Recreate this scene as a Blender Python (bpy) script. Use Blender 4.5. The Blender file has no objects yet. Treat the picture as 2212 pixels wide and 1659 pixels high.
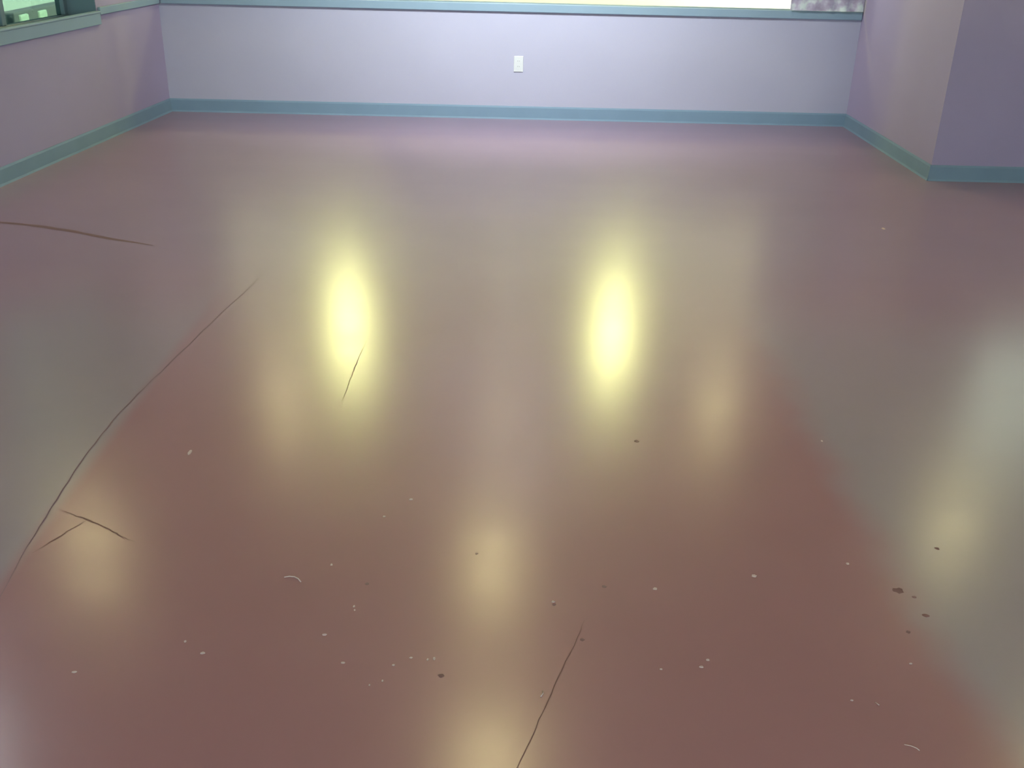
import bpy, bmesh, math, random
from mathutils import Vector, Matrix

random.seed(7)
S = bpy.context.scene
C = S.collection

# ---------------------------------------------------------------- camera
F_PX, W_PX = 2176.24, 2212.0
RIGHT = Vector((0.99971949, -0.00439168, 0.0232736))
UP = Vector((-0.01918316, 0.42618226, 0.9044339))
FWD = Vector((0.01389078, 0.90462666, -0.42597847))
cam_d = bpy.data.cameras.new('camera')
cam_d.sensor_fit = 'HORIZONTAL'; cam_d.sensor_width = 36.0
cam_d.lens = 36.0 * F_PX / W_PX
cam_d.clip_start = 0.05; cam_d.clip_end = 300
cam = bpy.data.objects.new('camera', cam_d); C.objects.link(cam)
m = Matrix((RIGHT, UP, -FWD)).transposed().to_4x4()
m.translation = (0, 0, 1.44975)
cam.matrix_world = m
S.camera = cam

# ---------------------------------------------------------------- sky, sun, exposure
w = bpy.data.worlds.new('sky'); S.world = w; w.use_nodes = True
bg = w.node_tree.nodes['Background']
bg.inputs[0].default_value = (0.67, 0.82, 1.03, 1)
bg.inputs[1].default_value = 1.5
sun_d = bpy.data.lights.new('sun', 'SUN'); sun_d.energy = 6.0; sun_d.angle = 0.01
sun_d.color = (1.0, 0.96, 0.84)
sun = bpy.data.objects.new('sun', sun_d); C.objects.link(sun)
sun.rotation_euler = Vector((-0.60, 0.02, -0.80)).to_track_quat('-Z', 'Y').to_euler()
S.view_settings.view_transform = 'Standard'
S.view_settings.look = 'None'
S.view_settings.gamma = 1.0
S.view_settings.use_curve_mapping = False
S.view_settings.exposure = 2.53
S.cycles.max_bounces = 6; S.cycles.diffuse_bounces = 4; S.cycles.glossy_bounces = 3
S.cycles.transparent_max_bounces = 12
S.cycles.caustics_reflective = False; S.cycles.caustics_refractive = False

# ---------------------------------------------------------------- light levels of the lamps
L_DOWN = {'back': 16.0, 'mid': 22.0, 'side': 15.5, 'dim': 5.0, 'near': 20.0, 'cool': 17.0}   # emission of the round ceiling lamps
L_PORCH = 27.0                                       # emission of the two porch lanterns
P_GLARE_SPOT = 76.0                                        # added cool wall-washing spotlight, watts

# ---------------------------------------------------------------- helpers
def col(r, g, b):
    f = lambda c: (c/255/12.92 if c/255 <= .04045 else ((c/255+.055)/1.055)**2.4)
    return (f(r), f(g), f(b), 1)

def mat(name, base, rough=.6, spec=.5, noise=None, emit=None, bump=None):
    M = bpy.data.materials.new(name); M.use_nodes = True
    nt = M.node_tree; p = nt.nodes['Principled BSDF']
    p.inputs['Base Color'].default_value = base
    p.inputs['Roughness'].default_value = rough
    p.inputs['Specular IOR Level'].default_value = spec
    tc = nt.nodes.new('ShaderNodeTexCoord')
    if noise:
        scale, amt = noise
        n = nt.nodes.new('ShaderNodeTexNoise'); n.inputs['Scale'].default_value = scale
        n.inputs['Detail'].default_value = 4
        nt.links.new(tc.outputs['Object'], n.inputs['Vector'])
        mx = nt.nodes.new('ShaderNodeMix'); mx.data_type = 'RGBA'
        mx.inputs[6].default_value = tuple(c*(1-amt) for c in base[:3])+(1,)
        mx.inputs[7].default_value = tuple(min(1, c*(1+amt)) for c in base[:3])+(1,)
        nt.links.new(n.outputs['Fac'], mx.inputs[0])
        nt.links.new(mx.outputs[2], p.inputs['Base Color'])
    if bump:
        scale, st = bump
        n = nt.nodes.new('ShaderNodeTexNoise'); n.inputs['Scale'].default_value = scale
        nt.links.new(tc.outputs['Object'], n.inputs['Vector'])
        b = nt.nodes.new('ShaderNodeBump'); b.inputs['Strength'].default_value = st
        b.inputs['Distance'].default_value = .002
        nt.links.new(n.outputs['Fac'], b.inputs['Height'])
        nt.links.new(b.outputs['Normal'], p.inputs['Normal'])
    if emit:
        p.inputs['Emission Color'].default_value = emit[0]
        p.inputs['Emission Strength'].default_value = emit[1]
    return M

def glass(name, tint):
    M = bpy.data.materials.new(name); M.use_nodes = True
    nt = M.node_tree; nt.nodes.clear()
    o = nt.nodes.new('ShaderNodeOutputMaterial'); mx = nt.nodes.new('ShaderNodeMixShader')
    t = nt.nodes.new('ShaderNodeBsdfTransparent'); t.inputs[0].default_value = tint
    g = nt.nodes.new('ShaderNodeBsdfGlossy'); g.inputs['Roughness'].default_value = .02
    lw = nt.nodes.new('ShaderNodeLayerWeight'); lw.inputs[0].default_value = .5
    pw = nt.nodes.new('ShaderNodeMath'); pw.operation = 'POWER'; pw.inputs[1].default_value = 5
    fr = nt.nodes.new('ShaderNodeMath'); fr.operation = 'MULTIPLY_ADD'; fr.inputs[1].default_value = .9; fr.inputs[2].default_value = .04
    nt.links.new(lw.outputs['Facing'], pw.inputs[0]); nt.links.new(pw.outputs[0], fr.inputs[0])
    nt.links.new(fr.outputs[0], mx.inputs[0]); nt.links.new(t.outputs[0], mx.inputs[1])
    nt.links.new(g.outputs[0], mx.inputs[2]); nt.links.new(mx.outputs[0], o.inputs[0])
    return M

def box(bm, a, b, M=None):
    vs = [bm.verts.new((x, y, z)) for x in (a[0], b[0]) for y in (a[1], b[1]) for z in (a[2], b[2])]
    if M is not None:
        for v in vs: v.co = M @ v.co
    for f in ((0,1,3,2),(4,6,7,5),(0,4,5,1),(2,3,7,6),(0,2,6,4),(1,5,7,3)):
        bm.faces.new([vs[i] for i in f])
    return vs

def bevel(bm, r, seg=2):
    bmesh.ops.bevel(bm, geom=list(bm.edges), offset=r, segments=seg, affect='EDGES', profile=.5)

def obj(name, bm, M, parent=None, smooth=False, **props):
    bmesh.ops.recalc_face_normals(bm, faces=list(bm.faces))
    me = bpy.data.meshes.new(name); bm.to_mesh(me); bm.free()
    if smooth:
        for f in me.polygons: f.use_smooth = True
    o = bpy.data.objects.new(name, me); C.objects.link(o)
    if M: me.materials.append(M)
    if parent: o.parent = parent
    for k, v in props.items(): o[k] = v
    return o

def empty(name, loc=(0, 0, 0), **props):
    o = bpy.data.objects.new(name, None); C.objects.link(o); o.location = loc
    o.empty_display_size = .1
    for k, v in props.items(): o[k] = v
    return o

def lathe(bm, prof, seg=32, at=(0, 0, 0)):
    rings = []
    for r, z in prof:
        rings.append([bm.verts.new((at[0]+r*math.cos(2*math.pi*i/seg), at[1]+r*math.sin(2*math.pi*i/seg), at[2]+z))
                      for i in range(seg)] if r > 1e-6 else [bm.verts.new((at[0], at[1], at[2]+z))])
    for a, b in zip(rings, rings[1:]):
        for i in range(seg):
            j = (i+1) % seg
            if len(a) == 1 and len(b) == 1: continue
            if len(a) == 1: bm.faces.new((a[0], b[i], b[j]))
            elif len(b) == 1: bm.faces.new((a[i], b[0], a[j]))
            else: bm.faces.new((a[i], b[i], b[j], a[j]))

# ---------------------------------------------------------------- room dimensions
XL, XR, YB, YJ = -2.5305, 2.6263, 7.8462, 6.1368     # left corner, alcove right wall, back wall, step in the right wall
SK = -0.10466                                         # the left wall splays outwards towards the viewer
CEIL, TH, SILL = 2.44, 0.26, 0.829
XFR, YREAR = 4.9, -2.6
xl = lambda y: XL + (YB - y)*SK
SEG_L = ((xl(YREAR), YREAR), (XL, YB))

# ---------------------------------------------------------------- materials
M_wall = mat('wall_paint', col(154, 145, 170), .75, .25, noise=(2.2, .05), bump=(180, .15))
M_wall_back = mat('back_wall_lavender', col(168, 168, 182), .75, .25, noise=(2.2, .05), bump=(180, .15))  # lighter and less mauve than the other walls
M_ceil = mat('ceiling_paint', col(205, 200, 196), .85, .2)
M_base = mat('baseboard_vinyl', col(112, 136, 152), .5, .3, noise=(6, .08))
M_trim = mat('window_trim_paint', col(126, 148, 160), .5, .3, noise=(5, .06))
M_frame = mat('window_frame_paint', col(92, 112, 122), .45, .4)
M_white = mat('white_plastic', col(196, 199, 195), .35, .5)
M_slot = mat('dark_slot', col(60, 60, 62), .6)
M_conc = mat('outdoor_concrete', col(228, 228, 212), .9, .2, noise=(.8, .06))
M_kerb = mat('kerb_concrete', col(138, 134, 138), .9, .2, noise=(3, .1))
M_pale = mat('pale_painted_block', col(225, 235, 215), .8, .2)
M_dark = mat('dark_metal', col(60, 66, 74), .5, .5)
M_cream = mat('cream_strip_tint', col(196, 192, 166), .85, .2)
M_line = mat('pavement_joint_grey', col(110, 118, 100), .9, .2)
M_lampmetal = mat('lamp_rim_white', col(225, 222, 215), .4, .5)
M_roof = mat('sky_block_timber', col(120, 112, 100), .8, .2)
M_fleck = mat('pale_paint_fleck', col(182, 160, 152), .7, .3)
M_strand = mat('pale_fibre', col(200, 178, 168), .7, .3)
M_crack = mat('crack_dirt', col(116, 86, 78), .8, .2)
M_joint = mat('joint_dirt', col(114, 92, 96), .8, .2)
M_stain = mat('dark_stain', col(114, 82, 80), .6, .3)
G_clear = glass('clear_glass', (.93, .96, .93, 1))
G_grey = glass('grey_tinted_glass', (.66, .66, .53, 1))
G_green = glass('green_tinted_glass', (.205, .265, .225, 1))

def floor_material():
    M = bpy.data.materials.new('polished_stained_concrete'); M.use_nodes = True
    nt = M.node_tree; p = nt.nodes['Principled BSDF']; N = nt.nodes.new; K = nt.links.new
    tc = N('ShaderNodeTexCoord'); sep = N('ShaderNodeSeparateXYZ')
    K(tc.outputs['Object'], sep.inputs[0])
    def noise(scale, detail=3, vec=None, rough=.5):
        n = N('ShaderNodeTexNoise'); n.inputs['Scale'].default_value = scale
        n.inputs['Detail'].default_value = detail; n.inputs['Roughness'].default_value = rough
        K(vec or tc.outputs['Object'], n.inputs['Vector']); return n.outputs['Fac']
    def math_(op, a, b=None, clamp=False):
        n = N('ShaderNodeMath'); n.operation = op; n.use_clamp = clamp
        for i, v in enumerate((a, b)):
            if v is None: continue
            if isinstance(v, (int, float)): n.inputs[i].default_value = v
            else: K(v, n.inputs[i])
        return n.outputs[0]
    def ramp(x, lo, hi):
        n = N('ShaderNodeMapRange'); n.interpolation_type = 'SMOOTHSTEP'
        n.inputs['From Min'].default_value = lo; n.inputs['From Max'].default_value = hi
        K(x, n.inputs['Value']); return n.outputs['Result']
    def mix(f, a, b):
        n = N('ShaderNodeMix'); n.data_type = 'RGBA'
        K(f, n.inputs[0]) if not isinstance(f, float) else setattr(n.inputs[0], 'default_value', f)
        for i, v in ((6, a), (7, b)):
            if isinstance(v, tuple): n.inputs[i].default_value = v
            else: K(v, n.inputs[i])
        return n.outputs[2]
    wob = math_('MULTIPLY', math_('SUBTRACT', noise(2.6, 4), .5), .16)
    x = math_('ADD', sep.outputs['X'], wob)
    right = ramp(x, .90, 1.08)                      # worn, greyer concrete right of the stained strip
    left = math_('SUBTRACT', 1.0, ramp(sep.outputs['X'], -1.19, -1.12))
    far = math_('SUBTRACT', 1.0, ramp(sep.outputs['Y'], 3.4, 4.3))
    side = math_('MULTIPLY', math_('MAXIMUM', right, left), far)
    red = mix(noise(1.1, 3), col(136, 92, 92), col(149, 107, 107))
    grey = mix(noise(1.4, 3), col(130, 117, 120), col(141, 128, 129))
    c = mix(side, red, grey)
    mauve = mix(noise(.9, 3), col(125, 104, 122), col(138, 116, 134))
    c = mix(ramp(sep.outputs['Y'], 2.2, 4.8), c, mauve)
    K(c, p.inputs['Base Color'])
    # wipe marks: fine streaks running across the room change the gloss
    mp = N('ShaderNodeMapping'); mp.inputs['Scale'].default_value = (.7, 7.0, 1)
    K(tc.outputs['Object'], mp.inputs['Vector'])
    st = noise(1.3, 4, mp.outputs[0])
    r = N('ShaderNodeMapRange'); K(st, r.inputs['Value'])
    r.inputs['To Min'].default_value = .22; r.inputs['To Max'].default_value = .28
    p.inputs['Roughness'].default_value = .6
    p.inputs['Specular IOR Level'].default_value = .15
    p.inputs['Coat Weight'].default_value = .9
    p.inputs['Coat IOR'].default_value = 1.6
    K(r.outputs['Result'], p.inputs['Coat Roughness'])
    b = N('ShaderNodeBump'); b.inputs['Strength'].default_value = .05; b.inputs['Distance'].default_value = .002
    K(noise(60, 3), b.inputs['Height']); K(b.outputs[0], p.inputs['Normal'])
    return M
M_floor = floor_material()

# ---------------------------------------------------------------- room shell
def prism(bm, pts, z0, z1):
    a = [bm.verts.new((x, y, z0)) for x, y in pts]; b = [bm.verts.new((x, y, z1)) for x, y in pts]
    bm.faces.new(a); bm.faces.new(b[::-1])
    n = len(pts)
    for i in range(n): bm.faces.new((a[i], a[(i+1) % n], b[(i+1) % n], b[i]))
OUT = [(xl(YREAR), YREAR), (XFR, YREAR), (XFR, YJ), (XR, YJ), (XR, YB), (XL, YB)]
bm = bmesh.new(); prism(bm, OUT, -.12, 0)
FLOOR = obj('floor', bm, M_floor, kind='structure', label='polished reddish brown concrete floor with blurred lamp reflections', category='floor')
bm = bmesh.new(); prism(bm, OUT, CEIL, CEIL+.2)
obj('ceiling', bm, M_ceil, kind='structure', label='plain pale ceiling with round lamps', category='ceiling')

def frame2d(p0, p1):
    """matrix: local x along the wall from p0 to p1, local y to the left of that direction"""
    d = Vector((p1[0]-p0[0], p1[1]-p0[1], 0)); L = d.length; d.normalize()
    n = Vector((-d.y, d.x, 0))
    M = Matrix(((d.x, n.x, 0, p0[0]), (d.y, n.y, 0, p0[1]), (0, 0, 1, 0), (0, 0, 0, 1)))
    return M, L

def wall(name, p0, p1, hole=None, ext=(0, 0), label=None, paint=None):
    M, L = frame2d(p0, p1); bm = bmesh.new()
    a, b = -ext[0], L+ext[1]
    if not hole:
        box(bm, (a, 0, -.12), (b, TH, CEIL+.2), M)
    else:
        s0, s1, z0, z1 = hole
        box(bm, (a, 0, -.12), (s0, TH, CEIL+.2), M); box(bm, (s1, 0, -.12), (b, TH, CEIL+.2), M)
        box(bm, (s0, 0, -.12), (s1, TH, z0), M); box(bm, (s0, 0, z1), (s1, TH, CEIL+.2), M)
    obj(name, bm, paint or M_wall, kind='structure', label=label, category='wall')
    return M, L

# the room is walked clockwise, so that local y of each wall points outwards
ca = math.cos(math.atan(SK))
sL = lambda y: (y - YREAR)/ca                         # left wall: distance along the wall for a given y
ML, LL = wall('wall_left', SEG_L[0], SEG_L[1], hole=(sL(5.25), sL(6.90), .72, 2.1), label='mauve painted left wall with a deep window recess')
MB, LB = wall('wall_back', (XL, YB), (XR, YB), hole=(.25, XR-XL-.02, .80, 2.1), ext=(TH, TH), label='lavender back wall under the long window', paint=M_wall_back)
MR, LR = wall('wall_right', (XR, YB), (XR, YJ), ext=(0, -TH), label='mauve painted wall of the alcove on the right')
MJ, LJ = wall('wall_right_step', (XR, YJ), (XFR, YJ), hole=(.55, 1.75, 1.15, 2.1), ext=(0, TH), label='mauve painted wall stepping out to the right of the alcove')
wall('wall_far_right', (XFR, YJ), (XFR, YREAR), label='mauve painted right wall of the wider part')
MK, LK = wall('wall_rear', (XFR, YREAR), (xl(YREAR), YREAR), hole=(.6, 8.0, .5, 2.3), ext=(TH, TH), label='mauve painted wall behind the viewer')

def baseboard(name, M, s0, s1, label, h=.096):
    bm = bmesh.new(); t = .012
    prof = [(0, 0), (-.016, 0), (-t, .012), (-.008, h-.012), (-.004, h), (0, h)]
    ra = [bm.verts.new(M @ Vector((s0, y, z))) for y, z in prof]
    rb = [bm.verts.new(M @ Vector((s1, y, z))) for y, z in prof]
    n = len(prof)
    for i in range(n): bm.faces.new((ra[i], ra[(i+1) % n], rb[(i+1) % n], rb[i]))
    bm.faces.new(ra); bm.faces.new(rb[::-1])
    obj(name, bm, M_base, kind='structure', label=label, category='baseboard')
baseboard('baseboard_left', ML, 0, LL-.012, 'blue grey vinyl baseboard along the left wall')
baseboard('baseboard_back', MB, 0, LB, 'blue grey vinyl baseboard along the back wall')
baseboard('baseboard_right', MR, .012, LR+.008, 'blue grey vinyl baseboard slanting along the alcove side wall')
baseboard('baseboard_right_step', MJ, -.008, LJ, 'blue grey vinyl baseboard right of the outer corner')

# trims under the windows
def trim(name, M, s0, s1, z0, z1, t, label):
    bm = bmesh.new(); box(bm, (s0, -t, z0), (s1, -.0005, z1), M); bevel(bm, .004)
    return obj(name, bm, M_trim, kind='structure', label=label, category='trim')
trim('trim_1', MB, .02, LB-.004, .772, SILL, .022, 'blue grey sill moulding running under the back window')
trim('trim_2', ML, sL(6.90)+.012, LL-.024, .772, SILL-.01, .02, 'blue grey moulding between the left window and the corner')

def window(name, M, s0, s1, z0, z1, d0, d1, splits, gl, label, fw=.05, sill=False, rail=None):
    """frame members between depths d0..d1 of the wall, panes between the mullions"""
    root = empty(name, kind='structure', label=label, category='window')
    rail = rail or fw
    def bar(n, a, b):
        bm = bmesh.new(); box(bm, a, b, M); bevel(bm, .005); obj(n, bm, M_frame, root)
    bar('bottom_rail', (s0, d0, z0), (s1, d1, z0+rail))
    bar('top_rail', (s0, d0, z1-fw), (s1, d1, z1))
    xs = [s0+fw/2]+list(splits)+[s1-fw/2]
    for x in xs: bar('stile' if x in (xs[0], xs[-1]) else 'mullion', (x-fw/2, d0, z0+rail), (x+fw/2, d1, z1-fw))
    dm = (d0+d1)/2
    for a, b in zip(xs, xs[1:]):
        bm = bmesh.new(); box(bm, (a+fw/2-.004, dm-.003, z0+rail-.004), (b-fw/2+.004, dm+.003, z1-fw+.004), M)
        obj('pane', bm, gl, root)
    if sill:
        bm = bmesh.new(); box(bm, (s0, .002, z0-.01), (s1, d0, z0+.006), M); bevel(bm, .002); obj('window_sill', bm, M_frame, root)
        bm = bmesh.new(); box(bm, (s0-.01, -.02, z0-.005), (s1+.01, -.0005, z0+.066), M); bevel(bm, .004); obj('apron', bm, M_trim, root)
        bm = bmesh.new(); box(bm, (s0-.01, -.026, z0+.066), (s1+.01, .012, z0+.078), M); bevel(bm, .003); obj('nosing', bm, M_trim, root)
        for a, b in ((s0-.0, s0+.006), (s1-.006, s1)):
            bm = bmesh.new(); box(bm, (a, .002, z0+.004), (b, d0, z1), M); obj('jamb_lining', bm, M_frame, root)
    return root
window('window_1', ML, sL(5.25), sL(6.90), .72, 2.1, .19, .25, [sL(6.16)], G_green,
       'deep set left window with green tinted glass at the picture edge', fw=.045, rail=.05, sill=True)
window('window_2', MB, .25, XR-XL-.02, .80, 2.1, .04, .10, [1.45, 4.68], G_clear,
       'long bright window above the back wall', fw=.05, rail=.031)
window('window_3', MJ, .55, 1.75, 1.15, 2.1, .08, .14, [1.15], G_grey,
       'window above the stepped wall on the right')

window('fill_window', MK, .6, 8.0, .5, 2.3, .08, .14, [2.45, 4.3, 6.15], G_clear,  # added behind the camera to fill the room with soft daylight
       'wide unseen window added behind the viewer for daylight fill')

# ---------------------------------------------------------------- outdoors
bm = bmesh.new(); box(bm, (-60, -40, -.30), (60, 80, -.16))
bm2 = bmesh.new()
GROUND = obj('ground', bm, M_conc, kind='structure', label='sunlit pale concrete yard outside the windows', category='ground')
bm2.free()
bm = bmesh.new(); box(bm, (-4.4, YB+TH+.004, 2.64), (4.4, 14.0, 2.78)); bevel(bm, .01)  # added roof, made long so the floor mirrors its underside, not sky
obj('sky_block_roof', bm, M_roof, kind='structure', label='unseen timber porch roof added outside the back window against sky reflections', category='roof')
bm = bmesh.new(); box(bm, (-40, 34, -.3), (40, 34.4, 9)); obj('wall_sky_block', bm, M_roof, kind='structure', label='tall plain wall added across the yard to block low sky', category='wall')  # unseen wall that keeps low sky out of the floor reflections
bm = bmesh.new(); box(bm, (-4.6, 11.0, -.3), (4.6, 11.2, .86)); bevel(bm, .01)  # added low wall that turns the bright outdoor strip pale yellow
obj('wall_strip_tint', bm, M_cream, kind='structure', label='low cream wall added outside the back window to tint the bright view', category='wall')
# kerb and pavement joint seen through the left window
kerb = empty('kerb', (-6.5, 15.2, -.16), label='low grey kerb in the yard seen through the left window', category='kerb')
def kpart(n, a, b, M):
    bm = bmesh.new(); box(bm, a, b); bevel(bm, .02); return obj(n, bm, M, kerb)
kpart('kerb_body', (-.20, -1.02, 0), (0, 2.6, .22), M_kerb)
for y in (-.78, -.18):
    kpart('painted_block', (-.19, y-.12, .05), (.03, y+.14, .18), M_pale)
bm = bmesh.new(); lathe(bm, [(0, 0), (.06, 0), (.05, .02), (.045, .17), (.032, .20), (0, .21)], 16)
bo = obj('bollard', bm, M_dark, label='short dark bollard at the near end of the grey kerb', category='bollard'); bo.location = (-6.52, 14.09, -.16)
bm = bmesh.new(); box(bm, (-14, 15.85, -.162), (-4, 15.97, -.155))
obj('pavement_joint', bm, M_line, GROUND)

# ---------------------------------------------------------------- lamps
E_warm = lambda n, s: mat(n, (1, 1, 1, 1), .5, .2, emit=((1.0, .88, .42, 1), s))
M_E = {k: E_warm('lamp_diffuser_'+k, v) for k, v in L_DOWN.items()}
M_E['cool'] = mat('lamp_diffuser_cool_white', (1, 1, 1, 1), .5, .2, emit=((.80, .92, 1.0, 1), L_DOWN['cool']))
def ceiling_lamp(x, y, kind, label, r=.10):
    t = empty('ceiling_lamp', (x, y, CEIL), label=label, category='lamp', group='round ceiling lamps')
    bm = bmesh.new(); lathe(bm, [(r+.03, 0), (r+.03, -.008), (r+.02, -.022), (r, -.022), (r-.004, -.014), (r-.004, 0)], 40)
    obj('rim', bm, M_lampmetal, t, smooth=True)
    bm = bmesh.new(); lathe(bm, [(r-.006, -.002), (r-.006, -.013), (r*.6, -.018), (0, -.020)], 32)
    obj('diffuser', bm, M_E[kind], t, smooth=True)
    return t
ceiling_lamp(-1.80, 7.60, 'back', 'round ceiling lamp over the left half of the back window')
ceiling_lamp(1.84, 7.60, 'back', 'round ceiling lamp over the right half of the back window')
ceiling_lamp(.02, 7.60, 'dim', 'dim round ceiling lamp over the middle of the back window')
ceiling_lamp(-.02, 5.36, 'mid', 'round ceiling lamp in the middle of the room')
ceiling_lamp(-2.62, 5.50, 'side', 'round ceiling lamp beside the left wall')
ceiling_lamp(3.15, 5.85, 'side', 'round ceiling lamp in front of the stepped wall')
ceiling_lamp(0.0, 3.72, 'near', 'round ceiling lamp nearest the viewer on the centre line')
ceiling_lamp(-2.66, 3.75, 'cool', 'round ceiling lamp by the left wall, nearer the viewer')
ceiling_lamp(2.98, 3.75, 'near', 'round ceiling lamp right of the centre, nearer the viewer')

M_porch = mat('lantern_glass', (1, 1, 1, 1), .4, .3, emit=((1.0, .96, .38, 1), L_PORCH))
def lantern(x, y, z, label):
    t = empty('porch_lantern', (x, y, z), label=label, category='lantern', group='porch lanterns outside the back window')
    bm = bmesh.new(); lathe(bm, [(0, -.16), (.05, -.155), (.10, -.10), (.115, 0), (.10, .09), (.06, .14), (0, .145)], 32)
    obj('globe', bm, M_porch, t, smooth=True)
    bm = bmesh.new(); lathe(bm, [(0, .19), (.03, .185), (.06, .16), (.065, .135), (.055, .13), (0, .13)], 32)
    obj('cap', bm, M_dark, t, smooth=True)
    bm = bmesh.new(); lathe(bm, [(.008, .18), (.008, 2.64-z)], 12); obj('stem', bm, M_dark, t)
    return t
lantern(-1.46, 9.15, 2.35, 'lit porch lantern outside the back window, left one')
lantern(1.11, 9.15, 2.35, 'lit porch lantern outside the back window, right one')

# cool spotlight added to stand in for glare on the wall under the long window
sp = empty('glare_spot', (.08, 5.95, CEIL), label='added cool white spotlight on the ceiling aimed at the back wall', category='lamp')
aim = (Vector((.15, YB, 1.40)) - Vector((.08, 5.95, CEIL-.15))).normalized()
q = aim.to_track_quat('-Z', 'Y')
bm = bmesh.new(); lathe(bm, [(0, .07), (.045, .065), (.055, .04), (.06, -.06), (.056, -.06), (.05, .03), (0, .03)], 32)
bm.transform(Matrix.Translation((0, 0, -.15)) @ q.to_matrix().to_4x4())
obj('housing', bm, M_lampmetal, sp, smooth=True)
bm = bmesh.new(); lathe(bm, [(.05, 0), (.05, -.015), (.012, -.02), (.012, -.10)], 24); obj('mount', bm, M_lampmetal, sp)
ld = bpy.data.lights.new('glare_spot_bulb', 'SPOT'); ld.energy = P_GLARE_SPOT; ld.color = (.86, .93, 1.0)
ld.spot_size = math.radians(132); ld.spot_blend = 1.0; ld.shadow_soft_size = .04
lo = bpy.data.objects.new('glare_spot_bulb', ld); C.objects.link(lo); lo.parent = sp
lo.matrix_local = Matrix.Translation((0, 0, -.15)) @ q.to_matrix().to_4x4() @ Matrix.Translation((0, 0, -.065))

# ---------------------------------------------------------------- outlet on the back wall
ou = empty('wall_outlet', (.1074, YB, .405), label='small white wall outlet in the middle of the back wall', category='outlet')
bm = bmesh.new(); box(bm, (-.035, -.006, -.0572), (.035, -.0005, .0572)); bevel(bm, .0025)
obj('cover_plate', bm, M_white, ou)
for z in (.0195, -.0195):
    bm = bmesh.new()
    ring = []
    for k in range(24):
        a = 2*math.pi*k/24; ring.append((max(-.0165, min(.0165, .0185*math.cos(a))), .0145*math.sin(a)))
    a_ = [bm.verts.new((x, -.0055, z+zz)) for x, zz in ring]; b_ = [bm.verts.new((x, -.0078, z+zz)) for x, zz in ring]
    bm.faces.new(b_)
    for k in range(24): bm.faces.new((a_[k], a_[(k+1) % 24], b_[(k+1) % 24], b_[k]))
    so = obj('socket', bm, M_white, ou)
    for x in (-.006, .006):
        bm = bmesh.new(); box(bm, (x-.001, -.0084, z-.002), (x+.001, -.0076, z+.006)); obj('slot', bm, M_slot, so)
bm = bmesh.new(); box(bm, (-.003, -.0075, -.003), (.003, -.0058, .003)); bevel(bm, .001); obj('screw', bm, M_white, ou)

# ---------------------------------------------------------------- curtain at the right end of the back window
def curtain_material():
    M = mat('mottled_curtain_fabric', col(190, 178, 190), .9, .1)
    nt = M.node_tree; p = nt.nodes['Principled BSDF']
    tc = nt.nodes.new('ShaderNodeTexCoord'); v = nt.nodes.new('ShaderNodeTexNoise')
    v.inputs['Scale'].default_value = 14; v.inputs['Detail'].default_value = 3
    nt.links.new(tc.outputs['Object'], v.inputs['Vector'])
    cr = nt.nodes.new('ShaderNodeValToRGB'); e = cr.color_ramp.elements
    e[0].position = .36; e[0].color = col(150, 142, 156); e[1].position = .66; e[1].color = col(200, 212, 204)
    a = e.new(.5); a.color = col(170, 164, 178)
    nt.links.new(v.outputs['Fac'], cr.inputs[0]); nt.links.new(cr.outputs[0], p.inputs['Base Color'])
    return M
cu = empty('curtain', (2.36, YB-.03, SILL), label='mottled pinkish grey curtain at the right end of the back window', category='curtain')
bm = bmesh.new(); n = 80; x0, x1 = -.282, .255
rows = []
for z in (.003, .3, .7, 1.28):
    rr = []
    for s in (1, -1):
        row = []
        for i in range(n+1):
            u = i/n; y = -.014+.004*math.sin(u*2*math.pi*5+.6)+.002*math.sin(u*23)
            row.append(bm.verts.new((x0+(x1-x0)*u, y+s*.0012, z)))
        rr.append(row)
    rows.append(rr[0]+rr[1][::-1])
k = len(rows[0])
for a, b in zip(rows, rows[1:]):
    for i in range(k): bm.faces.new((a[i], a[(i+1) % k], b[(i+1) % k], b[i]))
obj('curtain_cloth', bm, curtain_material(), cu, smooth=True)
bm = bmesh.new(); box(bm, (x0-.03, -.03, 1.275), (.262, .006, 1.30)); bevel(bm, .006); obj('curtain_rail', bm, M_lampmetal, cu)

# ---------------------------------------------------------------- marks that belong to the floor
def ribbon(name, pts, wid, M, taper=True, z=.0006):
    bm = bmesh.new(); prev = None; n = len(pts)
    fine = []
    for i in range(n-1):
        for t in range(4):
            u = t/4; a = Vector(pts[i]); b = Vector(pts[i+1]); q = a.lerp(b, u)
            j = min(wid*.5, .002)
            fine.append(q+Vector((random.uniform(-j, j), random.uniform(-j, j))))
    fine.append(Vector(pts[-1])); k = len(fine)
    for i, q in enumerate(fine):
        d = (fine[min(i+1, k-1)]-fine[max(i-1, 0)]).normalized(); nn = Vector((-d.y, d.x))
        ww = wid*.5*(random.uniform(.7, 1.2))*(min(1, .25+3*min(i, k-1-i)/k) if taper else 1)
        cur = [bm.verts.new((*(q+nn*ww), z)), bm.verts.new((*(q-nn*ww), z))]
        if prev: bm.faces.new((prev[0], prev[1], cur[1], cur[0]))
        prev = cur
    return obj(name, bm, M, FLOOR)
ribbon('crack', [(-0.487, 3.429), (-0.494, 3.276), (-0.4984, 3.1647), (-0.4999, 3.0964), (-0.4999, 2.9986), (-0.5034, 2.919)], .0022, M_crack)
ribbon('crack', [(-1.125, 2.2441), (-1.0869, 2.2232), (-1.0517, 2.2089), (-1.0138, 2.1863), (-0.9742, 2.1578), (-0.9409, 2.1358), (-0.9006, 2.1124)], .004, M_crack)
ribbon('crack', [(-1.0517, 2.2089), (-1.0646, 2.1804), (-1.0797, 2.1587), (-1.0927, 2.1271), (-1.1105, 2.092), (-1.1294, 2.0557)], .003, M_crack)
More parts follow.
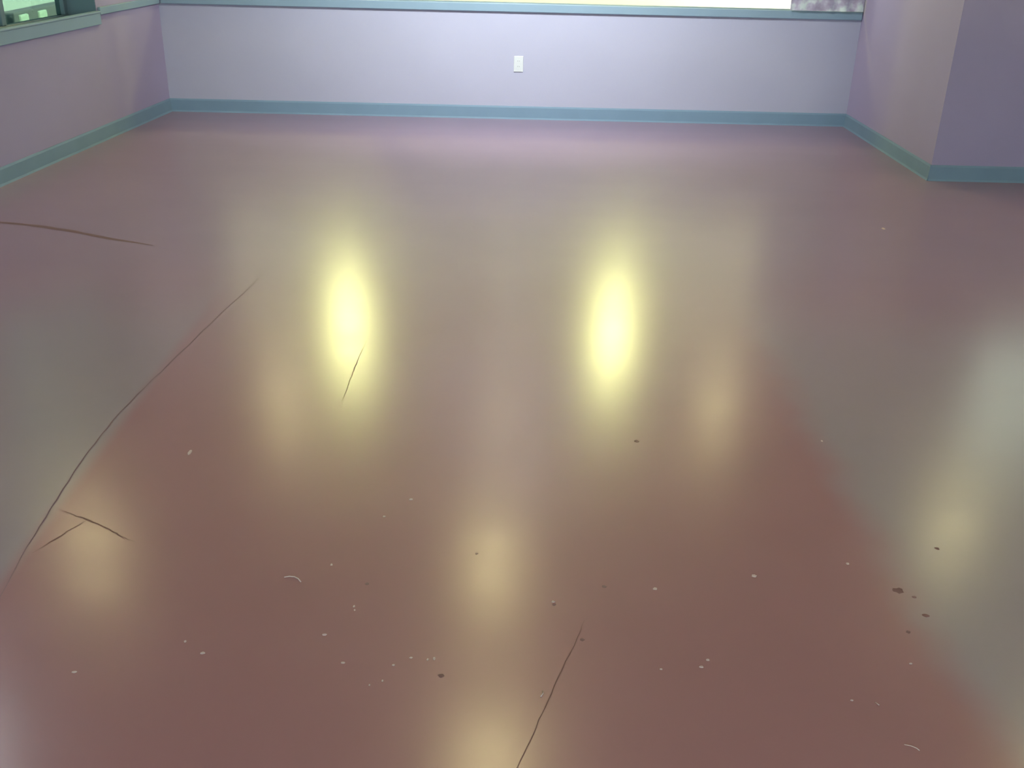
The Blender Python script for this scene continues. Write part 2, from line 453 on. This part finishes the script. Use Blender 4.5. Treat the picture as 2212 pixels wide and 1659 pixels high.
ribbon('crack', [(0.2051, 1.8321), (0.1768, 1.7444), (0.1548, 1.6916), (0.1203, 1.5927), (0.0945, 1.5207), (0.0703, 1.4507), (0.0503, 1.4008), (0.0346, 1.3618)], .002, M_crack)
ribbon('saw_cut_joint', [(-1.0297, 4.0965), (-1.0421, 3.979), (-1.0873, 3.6337), (-1.1239, 3.3279), (-1.1544, 3.0592), (-1.1789, 2.818), (-1.1825, 2.6126), (-1.1789, 2.4457), (-1.1652, 2.2541), (-1.153, 2.0847), (-1.1293, 1.8817)], .004, M_joint)
ribbon('saw_cut_joint', [(-2.6252, 4.8862), (-2.4642, 4.8331), (-2.2626, 4.7841), (-2.0527, 4.7059), (-1.8384, 4.6008), (-1.6155, 4.515)], .03, M_joint)

def blob(bm, rx, ry, h, seed, n=11):
    rnd = random.Random(seed)
    rr = [rnd.uniform(.7, 1.1) for _ in range(n)]
    a = [bm.verts.new((rx*rr[i]*math.cos(2*math.pi*i/n), ry*rr[i]*math.sin(2*math.pi*i/n), 0)) for i in range(n)]
    b = [bm.verts.new((v.co.x*.85, v.co.y*.85, h)) for v in a]
    bm.faces.new(b); bm.faces.new(a[::-1])
    for i in range(n): bm.faces.new((a[i], a[(i+1) % n], b[(i+1) % n], b[i]))
STAINS = [(-0.1069, 1.6428, .0077), (-0.3003, 1.9549, .0055), (0.1964, 1.7649, .0055), (0.1394, 1.8874, .005), (0.2613, 1.9593, .006),
          (1.1279, 2.142, .0068), (0.996, 1.8686, .0085), (-0.0445, 2.0854, .0042), (0.4234, 2.6888, .009), (0.9646, 1.9619, .014),
          (0.9338, 1.8095, .006), (0.9946, 1.9376, .006)]
for i, (x, y, r) in enumerate(STAINS):
    bm = bmesh.new(); blob(bm, r, r*.9, .0005, 50+i); bm.transform(Matrix.Translation((x, y, .0002)))
    obj('stain', bm, M_stain, FLOOR)

# ---------------------------------------------------------------- litter lying on the floor
FLECKS = [(-0.8924,2.5704,0.0106,0.0426),(-0.2291,2.3332,0.0112,0.0118),(-0.292,2.2463,0.0073,0.0089),(-0.396,2.0285,0.0067,0.0096),
 (-0.3191,1.8688,0.0053,0.0102),(-0.3162,1.8554,0.0042,0.0067),(-0.3703,1.7684,0.0111,0.0079),(-0.3164,1.678,0.0117,0.0073),
 (-0.1743,1.6973,0.0079,0.0059),(-0.1384,1.6922,0.0049,0.0088),(-0.1248,1.6955,0.0059,0.0132),(-0.2093,1.6732,0.0078,0.0058),
 (-0.2525,1.6119,0.0038,0.0055),(-0.2273,1.6248,0.0048,0.0069),(0.3818,1.9535,0.0122,0.0109),(0.6306,2.0118,0.0136,0.0136),
 (0.4623,1.7045,0.0090,0.0090),(0.4445,1.6821,0.0099,0.0089),(0.3572,1.6729,0.0069,0.0058),(-0.6663,1.7382,0.0059,0.0095),
 (-0.6184,1.7018,0.0108,0.0091),(-0.8654,1.6372,0.0123,0.0074),(0.1377,1.8977,0.0097,0.0086),(0.9001,1.7026,0.0071,0.0063),
 (0.9939,2.7107,0.0072,0.0125),(0.8762,2.0685,0.0093,0.0103),(0.7373,1.5883,0.0067,0.0056),(1.9785,5.0523,0.0198,0.0453)]
SPECIAL = {1: 'pale fleck just left of the top of the middle centre reflection',
           2: 'tiny pale fleck well above the curved strand, nearer the centre reflection',
           3: 'tiny pale fleck just above and right of the curved strand',
           4: 'upper fleck of a tight vertical pair below the curved strand',
           5: 'lower fleck of a tight vertical pair below the curved strand',
           6: 'slanting pale fleck below the curved strand, left of the vertical pair',
           7: 'wide pale fleck at the left end of the lower row of flecks',
           8: 'pale fleck in the lower row, just left of the close pair',
           9: 'left fleck of the close pair above the dark round stain',
           10: 'right fleck of the close pair above the dark round stain',
           11: 'pale fleck in the middle of the lower row of flecks',
           12: 'faint fleck below the lower row, left one of two',
           13: 'faint fleck below the lower row, right one of two',
           18: 'small pale fleck left of the two close flecks at lower right',
           19: 'upper of two pale flecks at lower left',
           20: 'lower of two pale flecks at lower left',
           22: 'pale fleck at the right edge of the middle centre reflection',
           23: 'faint fleck on the worn right floor edge below the brown stains',
           24: 'faint fleck on the right floor edge, far above the brown stains',
           25: 'faint fleck left of the brown stains at right',
           26: 'faint fleck just left of the very short strand at lower right',
           0: 'largest pale paint chip, upright, left of the centre on the floor',
           15: 'pale paint fleck on the dark red floor right of centre',
           14: 'pale paint fleck between the centre reflection and the right floor area',
           16: 'upper of two pale paint flecks close together at lower right',
           17: 'lower of two pale paint flecks close together at lower right',
           21: 'pale paint fleck near the lower left edge of the floor',
           27: 'faint pale fleck far back near the stepped wall'}
for i, (x, y, a, b) in enumerate(FLECKS):
    bm = bmesh.new(); blob(bm, a*.5, b*.42, .0015, i)
    o = obj('paint_fleck', bm, M_fleck, label=SPECIAL[i],
            category='paint fleck', group='pale flecks on the floor')
    o.location = (x, y, 0)

def strand(pts, r, label):
    bm = bmesh.new(); prev = None; seg = 6; k = len(pts)
    for i in range(k):
        d = (Vector(pts[min(i+1, k-1)])-Vector(pts[max(i-1, 0)])).normalized(); nn = Vector((-d.y, d.x, 0))
        q = Vector((*pts[i], r)); rr = r*(.7+.3*(i/(k-1)))
        ring = [bm.verts.new(q+nn*rr*math.cos(2*math.pi*j/seg)+Vector((0, 0, rr*math.sin(2*math.pi*j/seg)))) for j in range(seg)]
        if prev:
            for j in range(seg): bm.faces.new((prev[j], prev[(j+1) % seg], ring[(j+1) % seg], ring[j]))
        else: bm.faces.new(ring)
        prev = ring
    bm.faces.new(prev[::-1])
    obj('plastic_strand', bm, M_strand, smooth=True, label=label, category='strand', group='short curved strands on the floor')
strand([(-0.4993, 1.9732), (-0.488, 1.9772), (-0.4757, 1.9757), (-0.4655, 1.9686), (-0.4567, 1.9561)], .0016, 'curved pale strand lying on the floor left of the centre reflection')
strand([(0.1035, 1.6018), (0.1042, 1.5937), (0.0992, 1.5843)], .0014, 'tiny curved strand beside the nearest centre reflection')
strand([(0.802, 1.4681), (0.8143, 1.4648), (0.823, 1.459), (0.8263, 1.4531)], .001, 'thin curved strand near the lower right corner')
strand([(0.784, 1.5826), (0.789, 1.5748)], .001, 'very short pale strand above the lower right corner')
